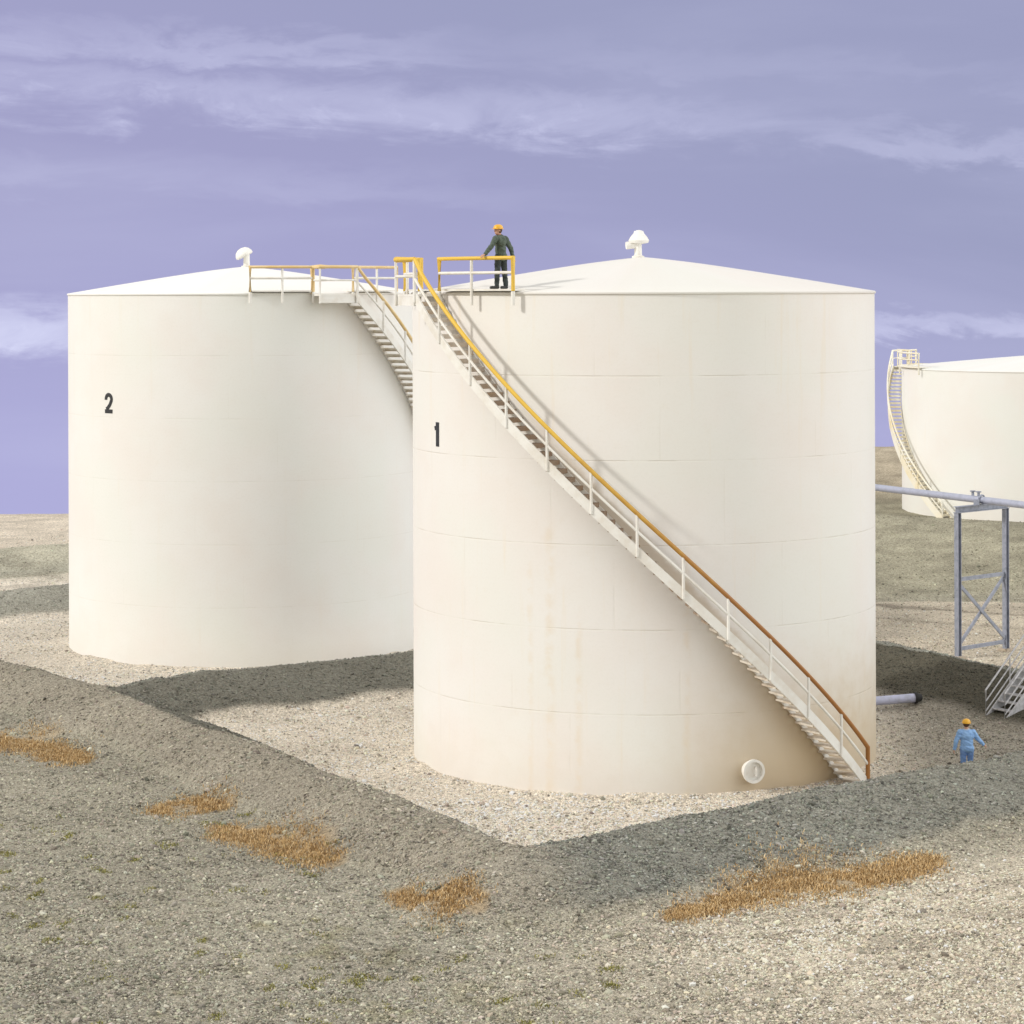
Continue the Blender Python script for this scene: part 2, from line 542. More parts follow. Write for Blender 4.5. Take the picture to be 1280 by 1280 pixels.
def ground_colour(x, y):
    """soil colours (stone kinds and old wear), with shade painted on two inner banks"""
    n = x.shape[0]
    bh = berm_h(x, y)
    nz = fbm(x, y, 2.6, 4, 9.0)
    nz2 = fbm(x, y, 7.5, 3, 2.0)
    c = np.zeros((n, 3))
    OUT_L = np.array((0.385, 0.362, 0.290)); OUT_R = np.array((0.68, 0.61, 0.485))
    FLOOR1 = np.array((0.78, 0.70, 0.58)); FLOOR2 = np.array((0.79, 0.715, 0.60))
    BERM = np.array((0.245, 0.248, 0.215)); BERML = np.array((0.37, 0.34, 0.275))
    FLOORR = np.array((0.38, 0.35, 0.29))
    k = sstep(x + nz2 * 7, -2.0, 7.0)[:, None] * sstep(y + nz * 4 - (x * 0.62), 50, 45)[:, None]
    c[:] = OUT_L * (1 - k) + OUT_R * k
    i1 = inside(x, y, [P0, P1, P2, P3]); i2 = inside(x, y, [P3, P2, P5, P4])
    f1 = FLOOR1[None, :] * np.ones((n, 1))
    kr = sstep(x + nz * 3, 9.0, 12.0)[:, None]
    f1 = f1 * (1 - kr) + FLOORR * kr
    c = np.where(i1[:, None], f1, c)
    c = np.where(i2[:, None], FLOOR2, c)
    gm_ = sstep(fbm(x, y, 0.9, 3, 101.0) + fbm(x, y, 5.0, 2, 103.0) * 0.5, 0.10, 0.30) * sstep(x, 3.0, -4.0) * sstep(y, 51.5, 49.5)
    c = c * (1 - 0.45 * gm_)[:, None] + np.array((0.25, 0.235, 0.11)) * (0.45 * gm_)[:, None]
    # berms: left outer face is browner
    dl1, s1_ = seg_dist(x, y, P0, P3); dl2, s2_ = seg_dist(x, y, P3, P4)
    bl = (np.minimum(dl1, dl2) < 2.9) & (~i1 | (dl1 < 0.5)) & (~i2 | (dl2 < 0.5))
    kl = (sstep(x + nz * 3.5, 2.2, -0.6) * bl)[:, None]
    bc = BERML * kl + BERM * (1 - kl)
    bc = np.where((i1 & (x > 5) & (y > 64))[:, None], np.array((0.085, 0.083, 0.064)), bc)  # tank shadow painted into the soil colour of the inner right bank
    bc = np.where((i1 & (x < 5) & (y > 66))[:, None], np.array((0.175, 0.175, 0.148)), bc)  # shade on the middle bank's near face, put into its colour
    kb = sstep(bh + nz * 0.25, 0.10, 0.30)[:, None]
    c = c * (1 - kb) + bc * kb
    kf = sstep(y, 88, 94)[:, None] * (x < -8)[:, None] * kb
    c = c * (1 - 0.6 * kf) + np.array((0.42, 0.41, 0.345)) * 0.6 * kf
    # background
    far = sstep(y + nz2 * 6 - 0.0 * x, 96, 104)[:, None] * (bh < 0.12)[:, None]
    RT = (x > 5)
    khaki = np.array((0.375, 0.355, 0.265)); tan = np.array((0.70, 0.62, 0.51)); moss = np.array((0.47, 0.45, 0.355))
    fc = np.where(RT[:, None], khaki, FLOOR2 * 0.9)
    c = c * (1 - far) + fc * far
    out_r = (~i1 & ~i2 & (y > 66) & (x > 8))[:, None] * (bh < 0.12)[:, None]
    c = np.where(out_r & (y < 99)[:, None], np.array((0.60, 0.53, 0.42)), c)
    t = y + (x - 17) * 0.62
    line = np.exp(-((t - 97 - nz * 3) / 0.5) ** 2) + np.exp(-((t - 92.5 + nz2 * 4) / 0.4) ** 2) * 0.6
    c = c * (1 - (0.45 * line * (x > 8))[:, None])
    farL = sstep(y + nz2 * 5, 112, 119)[:, None] * (x < 5)[:, None]
    c = c * (1 - farL) + tan * farL
    b8d, b8s = seg_dist(x, y, (-45, 101), (-2, 124))
    kb8 = sstep(b8d + nz * 2.5, 5.5, 2.0)[:, None]
    c = c * (1 - kb8) + moss * kb8
    farR = sstep(y, 143, 150)[:, None] * (x >= 5)[:, None]
    c = c * (1 - farR) + np.array((0.46, 0.40, 0.30)) * farR
    # litter of dry grass, tyre scuffs on the pale ground in front
    pm = patch_mask(x, y)[:, None]
    c = c * (1 - pm) + np.array((0.42, 0.30, 0.165)) * pm
    q = (x * 0.42 - y * 0.91) + fbm(x, y, 5.0, 2, 51.0) * 1.2
    rut = sstep(vnoise(x * 0.18 + y * 0.08, q, 0.34, 3.0, 8.0), 0.12, 0.40) * k[:, 0]
    c = c * (1 - 0.22 * rut)[:, None]
    # mottling
    nf = fbm(x, y, 1.1, 3, 91.0) * sstep(y, 92, 104)
    c = c * (1 + nz * 0.36 + nz2 * 0.20 + nf * 0.75)[:, None]
    return np.clip(c, 0.02, 0.9)


def gpt(px, py, z=0.0):
    d = 3030.0 * (CAMZ - z) / (py - 365.0)
    return (px - 640.0) / 3030.0 * d, d


# centre lines of the dry grass: foot-of-dike points and half widths in metres
TUFTS = [([(-20, 915, .8), (30, 918, .9), (75, 935, .7), (100, 943, .35)], 1.3),
         ([(195, 1005, .35), (235, 1000, .75), (268, 1000, .5)], 1.0),
         ([(275, 1030, .4), (320, 1035, .7), (370, 1052, .8), (412, 1068, .4)], 1.6),
         ([(500, 1108, .35), (525, 1122, .55), (560, 1132, .5), (592, 1138, .3)], .8),
         ([(835, 1138, .3), (880, 1128, .45), (930, 1112, .6), (985, 1100, .8), (1030, 1092, .95), (1080, 1090, .5), (1125, 1080, .65), (1170, 1070, .3)], 2.8)]


def patch_mask(x, y):
    m = np.zeros_like(x)
    nz = fbm(x, y, 0.9, 4, 61.0)
    for pts, _ in TUFTS:
        P = [(gpt(a, b_, 0.15), wd) for a, b_, wd in pts]
        for (pa, wa), (pb, wb) in zip(P[:-1], P[1:]):
            ax_, ay_ = pa; bx_, by_ = pb
            L2 = (bx_ - ax_) ** 2 + (by_ - ay_) ** 2
            t_ = np.clip(((x - ax_) * (bx_ - ax_) + (y - ay_) * (by_ - ay_)) / L2, 0, 1)
            wd = wa + (wb - wa) * t_
            dd = np.hypot(x - ax_ - t_ * (bx_ - ax_), (y - ay_ - t_ * (by_ - ay_)) * 0.6) / wd
            m = np.maximum(m, sstep(dd + nz * 1.5, 1.05, 0.45))
    return m * 0.62


# ------------------------------------------------------------------ ground mesh
def axis(parts):
    out = []
    for a, b, s in parts:
        out += list(np.arange(a, b, s))
    out.append(parts[-1][1])
    return np.array(out)


gx = axis([(-160, -60, 8), (-60, -24, 1.0), (-24, -16, 0.25), (-16, 20, 0.085), (20, 32, 0.25), (32, 60, 1.0), (60, 160, 8)])
gy = axis([(-30, 30, 5), (30, 39, 0.6), (39, 92, 0.085), (92, 130, 0.18), (130, 175, 0.4), (175, 230, 3), (230, 700, 30)])
GX, GY = np.meshgrid(gx, gy)
fx_, fy_ = GX.ravel(), GY.ravel()
gh, _ = height(fx_, fy_)
gh = gh + fbm(fx_, fy_, 0.35, 2, 21.0) * 0.028
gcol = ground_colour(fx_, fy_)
nx_, ny_ = len(gx), len(gy)
co = np.stack([fx_, fy_, gh], 1)
idx = np.arange(nx_ * ny_).reshape(ny_, nx_)
quads = np.stack([idx[:-1, :-1], idx[:-1, 1:], idx[1:, 1:], idx[1:, :-1]], -1).reshape(-1, 4)


def np_mesh(name, co, faces, smooth=True, cols=None):
    me = bpy.data.meshes.new(name)
    k = faces.shape[1]
    me.vertices.add(len(co)); me.vertices.foreach_set('co', co.astype(np.float32).ravel())
    me.loops.add(faces.size); me.loops.foreach_set('vertex_index', faces.astype(np.int32).ravel())
    me.polygons.add(len(faces))
    me.polygons.foreach_set('loop_start', np.arange(0, faces.size, k, dtype=np.int32))
    try:
        me.polygons.foreach_set('loop_total', np.full(len(faces), k, dtype=np.int32))
    except Exception:
        pass
    me.polygons.foreach_set('use_smooth', np.full(len(faces), smooth))
    me.update(calc_edges=True)
    if cols is not None:
        at = me.color_attributes.new('soil', 'FLOAT_COLOR', 'POINT')
        at.data.foreach_set('color', np.concatenate([cols, np.ones((len(cols), 1))], 1).astype(np.float32).ravel())
    me.validate()
    return me


gm, t, b = new_mat('gravelly_soil')
at = N(t, 'ShaderNodeAttribute', attribute_name='soil')
oc = N(t, 'ShaderNodeTexCoord').outputs['Object']
na = noise(t, oc, 9.0, 6, 0.68)
nb = noise(t, oc, 34.0, 4, 0.65)
nv = N(t, 'ShaderNodeTexVoronoi')
t.links.new(oc, nv.inputs['Vector']); nv.inputs['Scale'].default_value = 17.0
nv2 = N(t, 'ShaderNodeTexVoronoi')
t.links.new(oc, nv2.inputs['Vector']); nv2.inputs['Scale'].default_value = 36.0
sepc = N(t, 'ShaderNodeSeparateColor'); t.links.new(nv2.outputs['Color'], sepc.inputs[0])
val = vmath(t, 'ADD', mrange(t, na, 0.30, 0.72, 0.62, 1.30), mrange(t, nb, 0.3, 0.7, -0.22, 0.22))
val = vmath(t, 'ADD', val, mrange(t, sepc.outputs[0], 0, 1, -0.26, 0.26, False))
vc = N(t, 'ShaderNodeCombineColor')
for i in range(3): t.links.new(val, vc.inputs[i])
colr = mixc(t, 1.0, at.outputs['Color'], vc.outputs[0], 'MULTIPLY')
colr = mixc(t, vmath(t, 'MULTIPLY', sepc.outputs[1], 0.22), colr, (0.34, 0.26, 0.17))
t.links.new(colr, b.inputs['Base Color'])
b.inputs['Roughness'].default_value = 0.95
b.inputs['Specular IOR Level'].default_value = 0.1
bn = N(t, 'ShaderNodeBump')
hh = vmath(t, 'ADD', vmath(t, 'MULTIPLY', nv.outputs['Distance'], -0.9), vmath(t, 'MULTIPLY', na, 0.9))
hh = vmath(t, 'ADD', hh, vmath(t, 'MULTIPLY', nv2.outputs['Distance'], -0.5))
t.links.new(hh, bn.inputs['Height'])
bn.inputs['Strength'].default_value = 0.9
bn.inputs['Distance'].default_value = 0.05
t.links.new(bn.outputs[0], b.inputs['Normal'])
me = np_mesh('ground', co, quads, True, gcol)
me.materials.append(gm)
go = bpy.data.objects.new('ground', me); COL.objects.link(go)
tag(go, 'grey and beige gravelly ground with low earth dikes round the tanks', kind='structure')

# ------------------------------------------------------------------ loose stones (nobody could count them)
ico = bmesh.new()
bmesh.ops.create_icosphere(ico, subdivisions=1, radius=1.0)
IV = np.array([v.co[:] for v in ico.verts]); IF = np.array([[v.index for v in f.verts] for f in ico.faces])
ico.free()


OV = np.array([(1, 0, 0), (-1, 0, 0), (0, 1, 0), (0, -1, 0), (0, 0, 1), (0, 0, -1)], float)
OF = np.array([(0, 2, 4), (2, 1, 4), (1, 3, 4), (3, 0, 4), (2, 0, 5), (1, 2, 5), (3, 1, 5), (0, 3, 5)])


def stones(name, label, n, rmin, rmax, region, seed, mat, TV, TF, pw=2.5, clump=0.35):
    r = np.random.RandomState(seed)
    # spread over the strip of yard the camera looks along, denser close by
    d0, d1 = region
    u = r.rand(n)
    y = 1.0 / (1 / d0 + u * (1 / d1 - 1 / d0))
    x = (r.rand(n) * 2 - 1) * (y * 0.225 + 2.0)
    z, bh = height(x, y)
    rt1 = np.hypot(x - T1[0], y - T1[1]); rt2 = np.hypot(x - T2[0], y - T2[1])
    # stones gather in drifts
    dens = sstep(fbm(x, y, 2.2, 3, 31.0), -0.42, 0.18)
    keep = (rt1 > 6.42) & (rt2 > 6.42) & (r.rand(n) < (clump + (1 - clump) * dens))
    keep &= (patch_mask(x, y) < 0.35) | (r.rand(n) < 0.15)
    x, y, z = x[keep], y[keep], z[keep]
    m = len(x)
    rad = rmin + (rmax - rmin) * r.rand(m) ** pw
    sc = rad[:, None] * (0.7 + 0.6 * r.rand(m, 3)); sc[:, 2] *= 0.75
    ang = r.rand(m) * 2 * PI
    nv_ = len(TV)
    V = TV[None] * (0.72 + 0.50 * r.rand(m, nv_, 1)) * sc[:, None, :]
    ca, sa = np.cos(ang)[:, None], np.sin(ang)[:, None]
    tilt = (r.rand(m)[:, None] - 0.5) * 1.0
    vx = V[..., 0] * ca - V[..., 1] * sa; vy = V[..., 0] * sa + V[..., 1] * ca
    vz = V[..., 2] + vx * tilt
    P = np.stack([vx + x[:, None], vy + y[:, None], vz + (z + rad * 0.18)[:, None]], -1).reshape(-1, 3)
    Fc = (TF[None] + (np.arange(m) * nv_)[:, None, None]).reshape(-1, 3)
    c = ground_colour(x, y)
    v = 0.48 + 0.92 * r.rand(m)
    lite = r.rand(m) < 0.14
    v = np.where(lite, v * 1.42, v)
    darkm = r.rand(m) < 0.16
    v = np.where(darkm, v * 0.42, v)
    c = np.clip(c * v[:, None] * (1 + (r.rand(m, 3) - 0.5) * 0.12), 0.015, 0.75)
    me = np_mesh(name, P, Fc, False, np.repeat(c, nv_, 0))
    me.materials.append(mat)
    o = bpy.data.objects.new(name, me); COL.objects.link(o)
    return tag(o, label, 'gravel', kind='stuff')


T1 = (3.60, 67.0)
T2 = (-9.65, 87.9)
T3 = (31.6, 140.0)
sm, t, b = new_mat('stone')
at = N(t, 'ShaderNodeAttribute', attribute_name='soil')
oc = N(t, 'ShaderNodeTexCoord').outputs['Object']
ns = noise(t, oc, 60, 3, 0.6)
t.links.new(mixc(t, mrange(t, ns, 0.35, 0.7, 0, 0.35), at.outputs['Color'], (0.16, 0.14, 0.11)), b.inputs['Base Color'])
b.inputs['Roughness'].default_value = 0.9
b.inputs['Specular IOR Level'].default_value = 0.15
stones('gravel', 'fine grey and pale grit strewn over the dikes and yard', 380000, 0.010, 0.040, (41, 125), 3, sm, OV, OF, 2.0, 0.45)
stones('gravel_pebble', 'thumb sized dark and pale pebbles mixed through the grit', 78000, 0.018, 0.050, (41, 110), 12, sm, IV, IF, 2.2, 0.10)
stones('gravel_stone', 'scattered larger stones lying in drifts on the yard and dike feet', 15000, 0.028, 0.085, (41, 128), 8, sm, IV, IF, 5.5, 0.02)


# ------------------------------------------------------------------ dry grass and moss
def zone_points(r, pts, n, spread):
    """random points round a polyline given on the ground"""
    P = np.array([gpt(a, b_, 0.15) for a, b_, _ in pts]); Wd = np.array([q[2] for q in pts])
    k = r.rand(n) * (len(P) - 1)
    i = np.minimum(k.astype(int), len(P) - 2); f = k - i
    p = P[i] * (1 - f)[:, None] + P[i + 1] * f[:, None]
    wd = Wd[i] * (1 - f) + Wd[i + 1] * f
    g = r.randn(n, 2) * wd[:, None] * spread
    g[:, 1] *= 1.9
    return p[:, 0] + g[:, 0], p[:, 1] + g[:, 1]


def blades(name, label, lines, per, h0, h1, cols, seed, mat, cat, spread=0.50):
    r = np.random.RandomState(seed)
    xs, ys = [], []
    for pts, k in lines:
        a, b_ = zone_points(r, pts, int(per * k), spread)
        dn = fbm(a, b_, 0.8, 3, 41.0)
        kp = dn > -0.20 + 0.42 * r.rand(len(a)) ** 1.5
        xs.append(a[kp]); ys.append(b_[kp])
    x = np.concatenate(xs); y = np.concatenate(ys)
    z, _ = height(x, y)
    m = len(x)
    h = h0 + (h1 - h0) * r.rand(m) ** 2.4
    az = r.rand(m) * 2 * PI
    lean = 0.25 + r.rand(m) * 0.9
    lx, ly = np.cos(az) * lean * h, np.sin(az) * lean * h
    wv = 0.007 + 0.008 * r.rand(m)
    px, py = -np.sin(az) * wv, np.cos(az) * wv
    A = np.stack([x - px, y - py, z - 0.01], 1); B = np.stack([x + px, y + py, z - 0.01], 1)
    Cc = np.stack([x + lx * 0.45 + px * .7, y + ly * 0.45 + py * .7, z + h * 0.62], 1)
    Dd = np.stack([x + lx * 0.45 - px * .7, y + ly * 0.45 - py * .7, z + h * 0.62], 1)
    E = np.stack([x + lx + px * .2, y + ly + py * .2, z + h], 1); G = np.stack([x + lx - px * .2, y + ly - py * .2, z + h], 1)
    V = np.stack([A, B, Cc, Dd, E, G], 1).reshape(-1, 3)
    base_i = (np.arange(m) * 6)[:, None]
    Fq = np.concatenate([base_i + np.array([0, 1, 2, 3]), base_i + np.array([3, 2, 4, 5])], 0)
    cols = np.array(cols)
    c = cols[r.randint(0, len(cols), m)] * (0.75 + 0.5 * r.rand(m))[:, None]
    me = np_mesh(name, V, Fq, False, np.repeat(c, 6, 0))
    me.materials.append(mat)
    o = bpy.data.objects.new(name, me); COL.objects.link(o)
    return tag(o, label, cat, kind='stuff')


grm, t, b = new_mat('grass_blades')
at = N(t, 'ShaderNodeAttribute', attribute_name='soil')
t.links.new(at.outputs['Color'], b.inputs['Base Color'])
b.inputs['Roughness'].default_value = 0.85
b.inputs['Specular IOR Level'].default_value = 0.1
rusty = [(0.54, 0.375, 0.18), (0.46, 0.30, 0.135), (0.62, 0.47, 0.27), (0.36, 0.235, 0.115)]
blades('dry_grass', 'rust coloured dry grass in ragged patches along the foot of the front dikes',
       TUFTS,
       14000, 0.015, 0.095, rusty, 5, grm, 'grass')
moss = [(0.27, 0.25, 0.07), (0.34, 0.31, 0.12), (0.18, 0.18, 0.06)]
_r = random.Random(4)
ml = []
for i in range(110):
    px, py = _r.uniform(-30, 430) , _r.uniform(1010, 1290)
    if _r.random() < 0.25: px = _r.uniform(430, 760); py = _r.uniform(1180, 1290)
    ml.append(([(px, py, .12), (px + _r.uniform(4, 30), py + _r.uniform(-7, 7), .09)], _r.uniform(.3, 1.2)))
blades('ground_moss', 'small olive green moss tufts dotted over the lower left gravel', ml, 190, 0.02, 0.06, moss, 6, grm, 'moss')


# ------------------------------------------------------------------ tanks
def digit_mesh(ch, R, phi, z, h):
    bm = bmesh.new()
    wd = h * 0.50; s = h * 0.19

    def put(u, v, out):
        return cyl(phi + u / R, R + out, z + v)

    def ribbon(pts, wdt):
        n = len(pts)
        L, Rr = [], []
        for i, (u, v) in enumerate(pts):
            a = pts[max(i - 1, 0)]; c = pts[min(i + 1, n - 1)]
            tx, ty = c[0] - a[0], c[1] - a[1]
            ln = math.hypot(tx, ty); nx2, ny2 = -ty / ln, tx / ln
            L.append((u + nx2 * wdt / 2, v + ny2 * wdt / 2)); Rr.append((u - nx2 * wdt / 2, v - ny2 * wdt / 2))
        loop = L + Rr[::-1]
        for i in range(n - 1):
            q = [L[i], L[i + 1], Rr[i + 1], Rr[i]]
            prism(bm, [put(a, b_, 0.010) for a, b_ in q], [put(a, b_, 0.0) for a, b_ in q])
    if ch == '1':
        ribbon([(0.02 * h, 0), (0.02 * h, h)], s * 1.45)
        ribbon([(-0.24 * h, 0.735 * h), (-0.06 * h, 0.80 * h), (-0.045 * h, 0.99 * h)], s * 0.9)
    else:
        r = wd / 2 - s * 0.2
        cv = h - r - s / 2
        pts = []
        for k in range(0, 13):
            a = R_(190 - k * 19)
            pts.append((r * math.cos(a), cv + r * math.sin(a)))
        pts += [(r * 0.45, h * 0.42), (-r * 0.35, h * 0.25), (-r * 0.85, s * 1.0)]
        ribbon(pts, s)
        q = [(-wd / 2 - .03 * h, 0), (wd / 2 + .03 * h, 0), (wd / 2 + .03 * h, s), (-wd / 2 - .03 * h, s)]
        prism(bm, [put(a, b_, 0.013) for a, b_ in q], [put(a, b_, 0.0) for a, b_ in q])
    return bm


def rail_section(parent, name, pA, pB, r, zf, zt, nposts, m_top, m_mid, tube=0.05, drop=0.42, n=None):
    n = n or max(6, int(abs(pB - pA) / R_(2.5)))
    arc = [pA + (pB - pA) * i / n for i in range(n + 1)]
    bm = bmesh.new()
    pts = [cyl(pA, r, zf - 0.05)] + [cyl(a, r, zt) for a in arc] + [cyl(pB, r, zf - 0.05)]
    sweep(bm, pts, tube, 8)
    o = link(name, bm, m_top, parent, True, 50)
    bm = bmesh.new()
    sweep(bm, [cyl(a, r, (zt + zf) / 2 + 0.02) for a in arc], tube * 0.8, 8)
    link('mid_rail', bm, m_mid, o, True, 50)
    for i in range(nposts):
        a = pA + (pB - pA) * i / (nposts - 1)
        bm = bmesh.new()
        if 0 < i < nposts - 1:
            sweep(bm, [cyl(a, r + 0.002, zf - drop), cyl(a, r + 0.002, zt - tube)], tube * 0.8, 8)
        else:
            sweep(bm, [cyl(a, r + 0.002, zf - drop), cyl(a, r + 0.002, zf - 0.06)], tube * 1.05, 8)
        link('rail_post', bm, m_mid, o, True, 50)
    return o


def build_tank(label, cat, loc, R, H, rise, p0, span, digit=None, dig_phi=0, dig_z=8.65, dig_h=0.66, posts=13, left=(31, 6), right=26,
               mat=None, m_rail=None, m_post=None, group=None, manhole=None, vent=1.0, ntread=60, wst=0.78, land=10, m_white=None, roof_mat=None, nrp=3, vent_turn=0, m_tread=None, sdeep=0.0):
    T = empty('storage_tank', (loc[0], loc[1], 0), label, cat, group)
    mw = m_white or M_white
    seg = 160
    # shell
    bm = bmesh.new()
    prof = [(R, -0.5), (R, 0.0)] + [(R + 0.0, H * k / 24) for k in range(1, 24)] + [(R, H - 0.05), (R - 0.05, H - 0.052), (R - 0.05, H - 0.7)]
    rings = []
    for r, z in prof:
        rings.append([bm.verts.new((r * math.cos(2 * PI * j / seg), r * math.sin(2 * PI * j / seg), z)) for j in range(seg)])
    for i in range(len(rings) - 1):
        for j in range(seg):
            bm.faces.new((rings[i][j], rings[i][(j + 1) % seg], rings[i + 1][(j + 1) % seg], rings[i + 1][j]))
    link('shell', bm, mat, T, True, 40)
    # roof: shallow cone with a rounded crown and a small overhanging lip
    bm = bmesh.new()
    prof = [(R - 0.10, H - 0.075), (R + 0.022, H - 0.072), (R + 0.035, H - 0.055), (R + 0.035, H - 0.018), (R + 0.01, H)]
    for k in range(1, 15):
        q = k / 14.0
        prof.append((R * (1 - q) + 0.0 + (0.02 if k == 14 else 0), H + rise * (1 - (1 - q) ** 1.12) * (1.0 - 0.0) - 0.10 * max(0, q - 0.75)))
    rings = []
    for r, z in prof:
        rings.append([bm.verts.new((r * math.cos(2 * PI * j / seg), r * math.sin(2 * PI * j / seg), z)) for j in range(seg)])
    for i in range(len(rings) - 1):
        for j in range(seg):
            bm.faces.new((rings[i][j], rings[i][(j + 1) % seg], rings[i + 1][(j + 1) % seg], rings[i + 1][j]))
    bm.faces.new(rings[-1])
    link('roof', bm, roof_mat, T, True, 30)
    top = H + rise - 0.03
    # vent with a drooping hood
    if vent:
        s = vent
        bm = bmesh.new()
        lathe(bm, [(0.20 * s, -0.06), (0.20 * s, 0.03), (0.125 * s, 0.05), (0.115 * s, 0.50 * s)], 20)
        v = link('vent', bm, mw, T, True, 40)
        v.location = (-0.11 if vent_turn == 0 else 0.03, 0, top)
        bm = bmesh.new()
        if vent_turn == 0:
            lathe(bm, [(0.10 * s, 0.30), (0.30 * s, 0.335), (0.335 * s, 0.40), (0.27 * s, 0.50), (0.17 * s, 0.60), (0.15 * s, 0.66), (0.04 * s, 0.69)], 24)
            link('vent_hood', bm, mw, v, True, 45).location = (0.02, 0, 0.06)
            bm = bmesh.new()
            sweep(bm, [(-0.05, 0, 0.33), (-0.22 * s, -0.03, 0.33), (-0.32 * s, -0.05, 0.325), (-0.39 * s, -0.06, 0.32)], [0.10 * s, 0.115 * s, 0.125 * s, 0.12 * s], 16)
            link('vent_spout', bm, mw, v, True, 50)
        else:
            lathe(bm, [(0.10 * s, 0.06), (0.30 * s, -0.03), (0.345 * s, 0.0), (0.335 * s, 0.09 * s), (0.27 * s, 0.21 * s), (0.16 * s, 0.29 * s), (0.02 * s, 0.32 * s)], 28)
            bmesh.ops.transform(bm, matrix=Matrix.Translation((-0.07, -0.02, 0.42 * s)) @ Matrix.Rotation(R_(-27), 4, 'Y'), verts=bm.verts)
            link('vent_hood', bm, mw, v, True, 85)
    # manhole
    if manhole:
        ph, zc = manhole
        bm = bmesh.new()
        lathe(bm, [(0.24, -0.1), (0.24, 0.16), (0.30, 0.16), (0.30, 0.235), (0.235, 0.235), (0.225, 0.14), (0.10, 0.15), (0.01, 0.155)], 36)
        rm = Matrix.Rotation(ph, 4, 'Z') @ Matrix.Rotation(R_(90), 4, 'X')
        bmesh.ops.transform(bm, matrix=rm, verts=bm.verts)
        mh = link('manhole', bm, mw, T, True, 40)
        mh.location = cyl(ph, R, zc)
        bm = bmesh.new()
        sweep(bm, [(0.05, -0.10, 0.14), (0.05, -0.10, 0.25), (0.05, 0.10, 0.25), (0.05, 0.10, 0.14)], 0.018, 6)
        bmesh.ops.transform(bm, matrix=rm, verts=bm.verts)
        link('handle', bm, mw, mh)
    if digit:
        link('painted_number', digit_mesh(digit, R + 0.001, dig_phi, dig_z, dig_h), M_black, T)
    # staircase: outer stringer is the part, treads and rails its sub-parts
    ri, ro = R + 0.02, R + wst
    zl = H - 0.12
    n = 72
    path = [(p0 + span * i / n, ro, zl - (zl - 0.05) * i / n) for i in range(n + 1)]
    bm = bmesh.new()
    arcbar(bm, [(-0.025, -0.19 - sdeep), (0.025, -0.19 - sdeep), (0.025, 0.12 + sdeep), (-0.025, 0.12 + sdeep)], path)
    arcbar(bm, [(-0.015, -0.12), (0.015, -0.12), (0.015, 0.06), (-0.015, 0.06)], [(a, ri + 0.03, z) for a, r, z in path])
    st = link('staircase', bm, mw, T)
    for i in range(ntread):
        f = (i + 0.5) / ntread
        a = p0 + span * f; z = zl - (zl - 0.02) * f - 0.02
        da = 0.30 / R / 2
        bm = bmesh.new()
        L1 = [cyl(a - da, ri + 0.05, z), cyl(a + da, ri + 0.05, z), cyl(a + da, ro - 0.022, z), cyl(a - da, ro - 0.022, z)]
        L2 = [p + Vector((0, 0, -0.045)) for p in L1]
        prism(bm, L1, L2)
        L1 = [cyl(a + da * 0.86, ri + 0.05, z - 0.046), cyl(a + da, ri + 0.05, z - 0.046), cyl(a + da, ro - 0.022, z - 0.046), cyl(a + da * 0.86, ro - 0.022, z - 0.046)]
        L2 = [p + Vector((0, 0, -0.07)) for p in L1]
        prism(bm, L1, L2)
        link('tread', bm, m_tread or M_tread, st)
    rh = 0.92
    pe = p0 + span
    bm = bmesh.new()
    pts = [cyl(p0 - R_(0.0), ro + 0.03, H + 0.87)] + [cyl(a, ro + 0.03, z + rh) for a, r, z in path[2:]] + [cyl(pe, ro + 0.03, 0.0)]
    sweep(bm, pts, 0.056, 8)
    link('handrail', bm, m_rail, st, True, 50)
    bm = bmesh.new()
    sweep(bm, [cyl(a, ro + 0.03, z + rh * 0.52) for a, r, z in path], 0.036, 8)
    link('mid_rail', bm, mw, st, True, 50)
    for i in range(posts - 1):
        a = p0 + span * i / (posts - 1)
        z = zl - (zl - 0.05) * i / (posts - 1)
        bm = bmesh.new()
        sweep(bm, [cyl(a, ro + 0.032, z - 0.15), cyl(a, ro + 0.032, z + rh - 0.04)], 0.038, 8)
        link('rail_post', bm, mw, st, True, 50)
    # landing at the top of the stair
    dl = R_(land)
    bm = bmesh.new()
    arcbar(bm, [(-0.34, -0.06), (wst - 0.36, -0.06), (wst - 0.36, 0.0), (-0.34, 0.0)], [(p0 - dl * i / 6, R + 0.36, H - 0.05) for i in range(7)])
    ld = link('landing', bm, mw, T)
    bm = bmesh.new()
    arcbar(bm, [(-0.02, -0.30), (0.02, -0.30), (0.02, -0.062), (-0.02, -0.062)], [(p0 - dl * i / 6, ro - 0.03, H - 0.05) for i in range(7)])
    link('landing_beam', bm, mw, ld)
    bm = bmesh.new()
    sweep(bm, [cyl(p0 - dl, R + 0.1, H - 0.05), cyl(p0 - dl, R + 0.1, H + 0.87), cyl(p0 - dl, ro + 0.03, H + 0.87)] +
          [cyl(p0 - dl + dl * i / 5, ro + 0.03, H + 0.87) for i in range(1, 6)], 0.055, 8)
    link('landing_rail', bm, m_rail, ld, True, 50)
    bm = bmesh.new()
    sweep(bm, [cyl(p0 - dl, R + 0.1, H + 0.42), cyl(p0 - dl, ro + 0.03, H + 0.42)] + [cyl(p0 - dl + dl * i / 5, ro + 0.03, H + 0.42) for i in range(1, 6)], 0.03, 8)
    link('mid_rail', bm, mw, ld, True, 50)
    for a in (p0 - dl, p0 - R_(0.3)):
        bm = bmesh.new()
        sweep(bm, [cyl(a, ro + 0.033, H - 0.36), cyl(a, ro + 0.033, H + 0.83)], 0.036, 8)
        link('rail_post', bm, mw, ld, True, 50)
    # walkways on the rim, either side of the stair head
    zf = H + 0.08
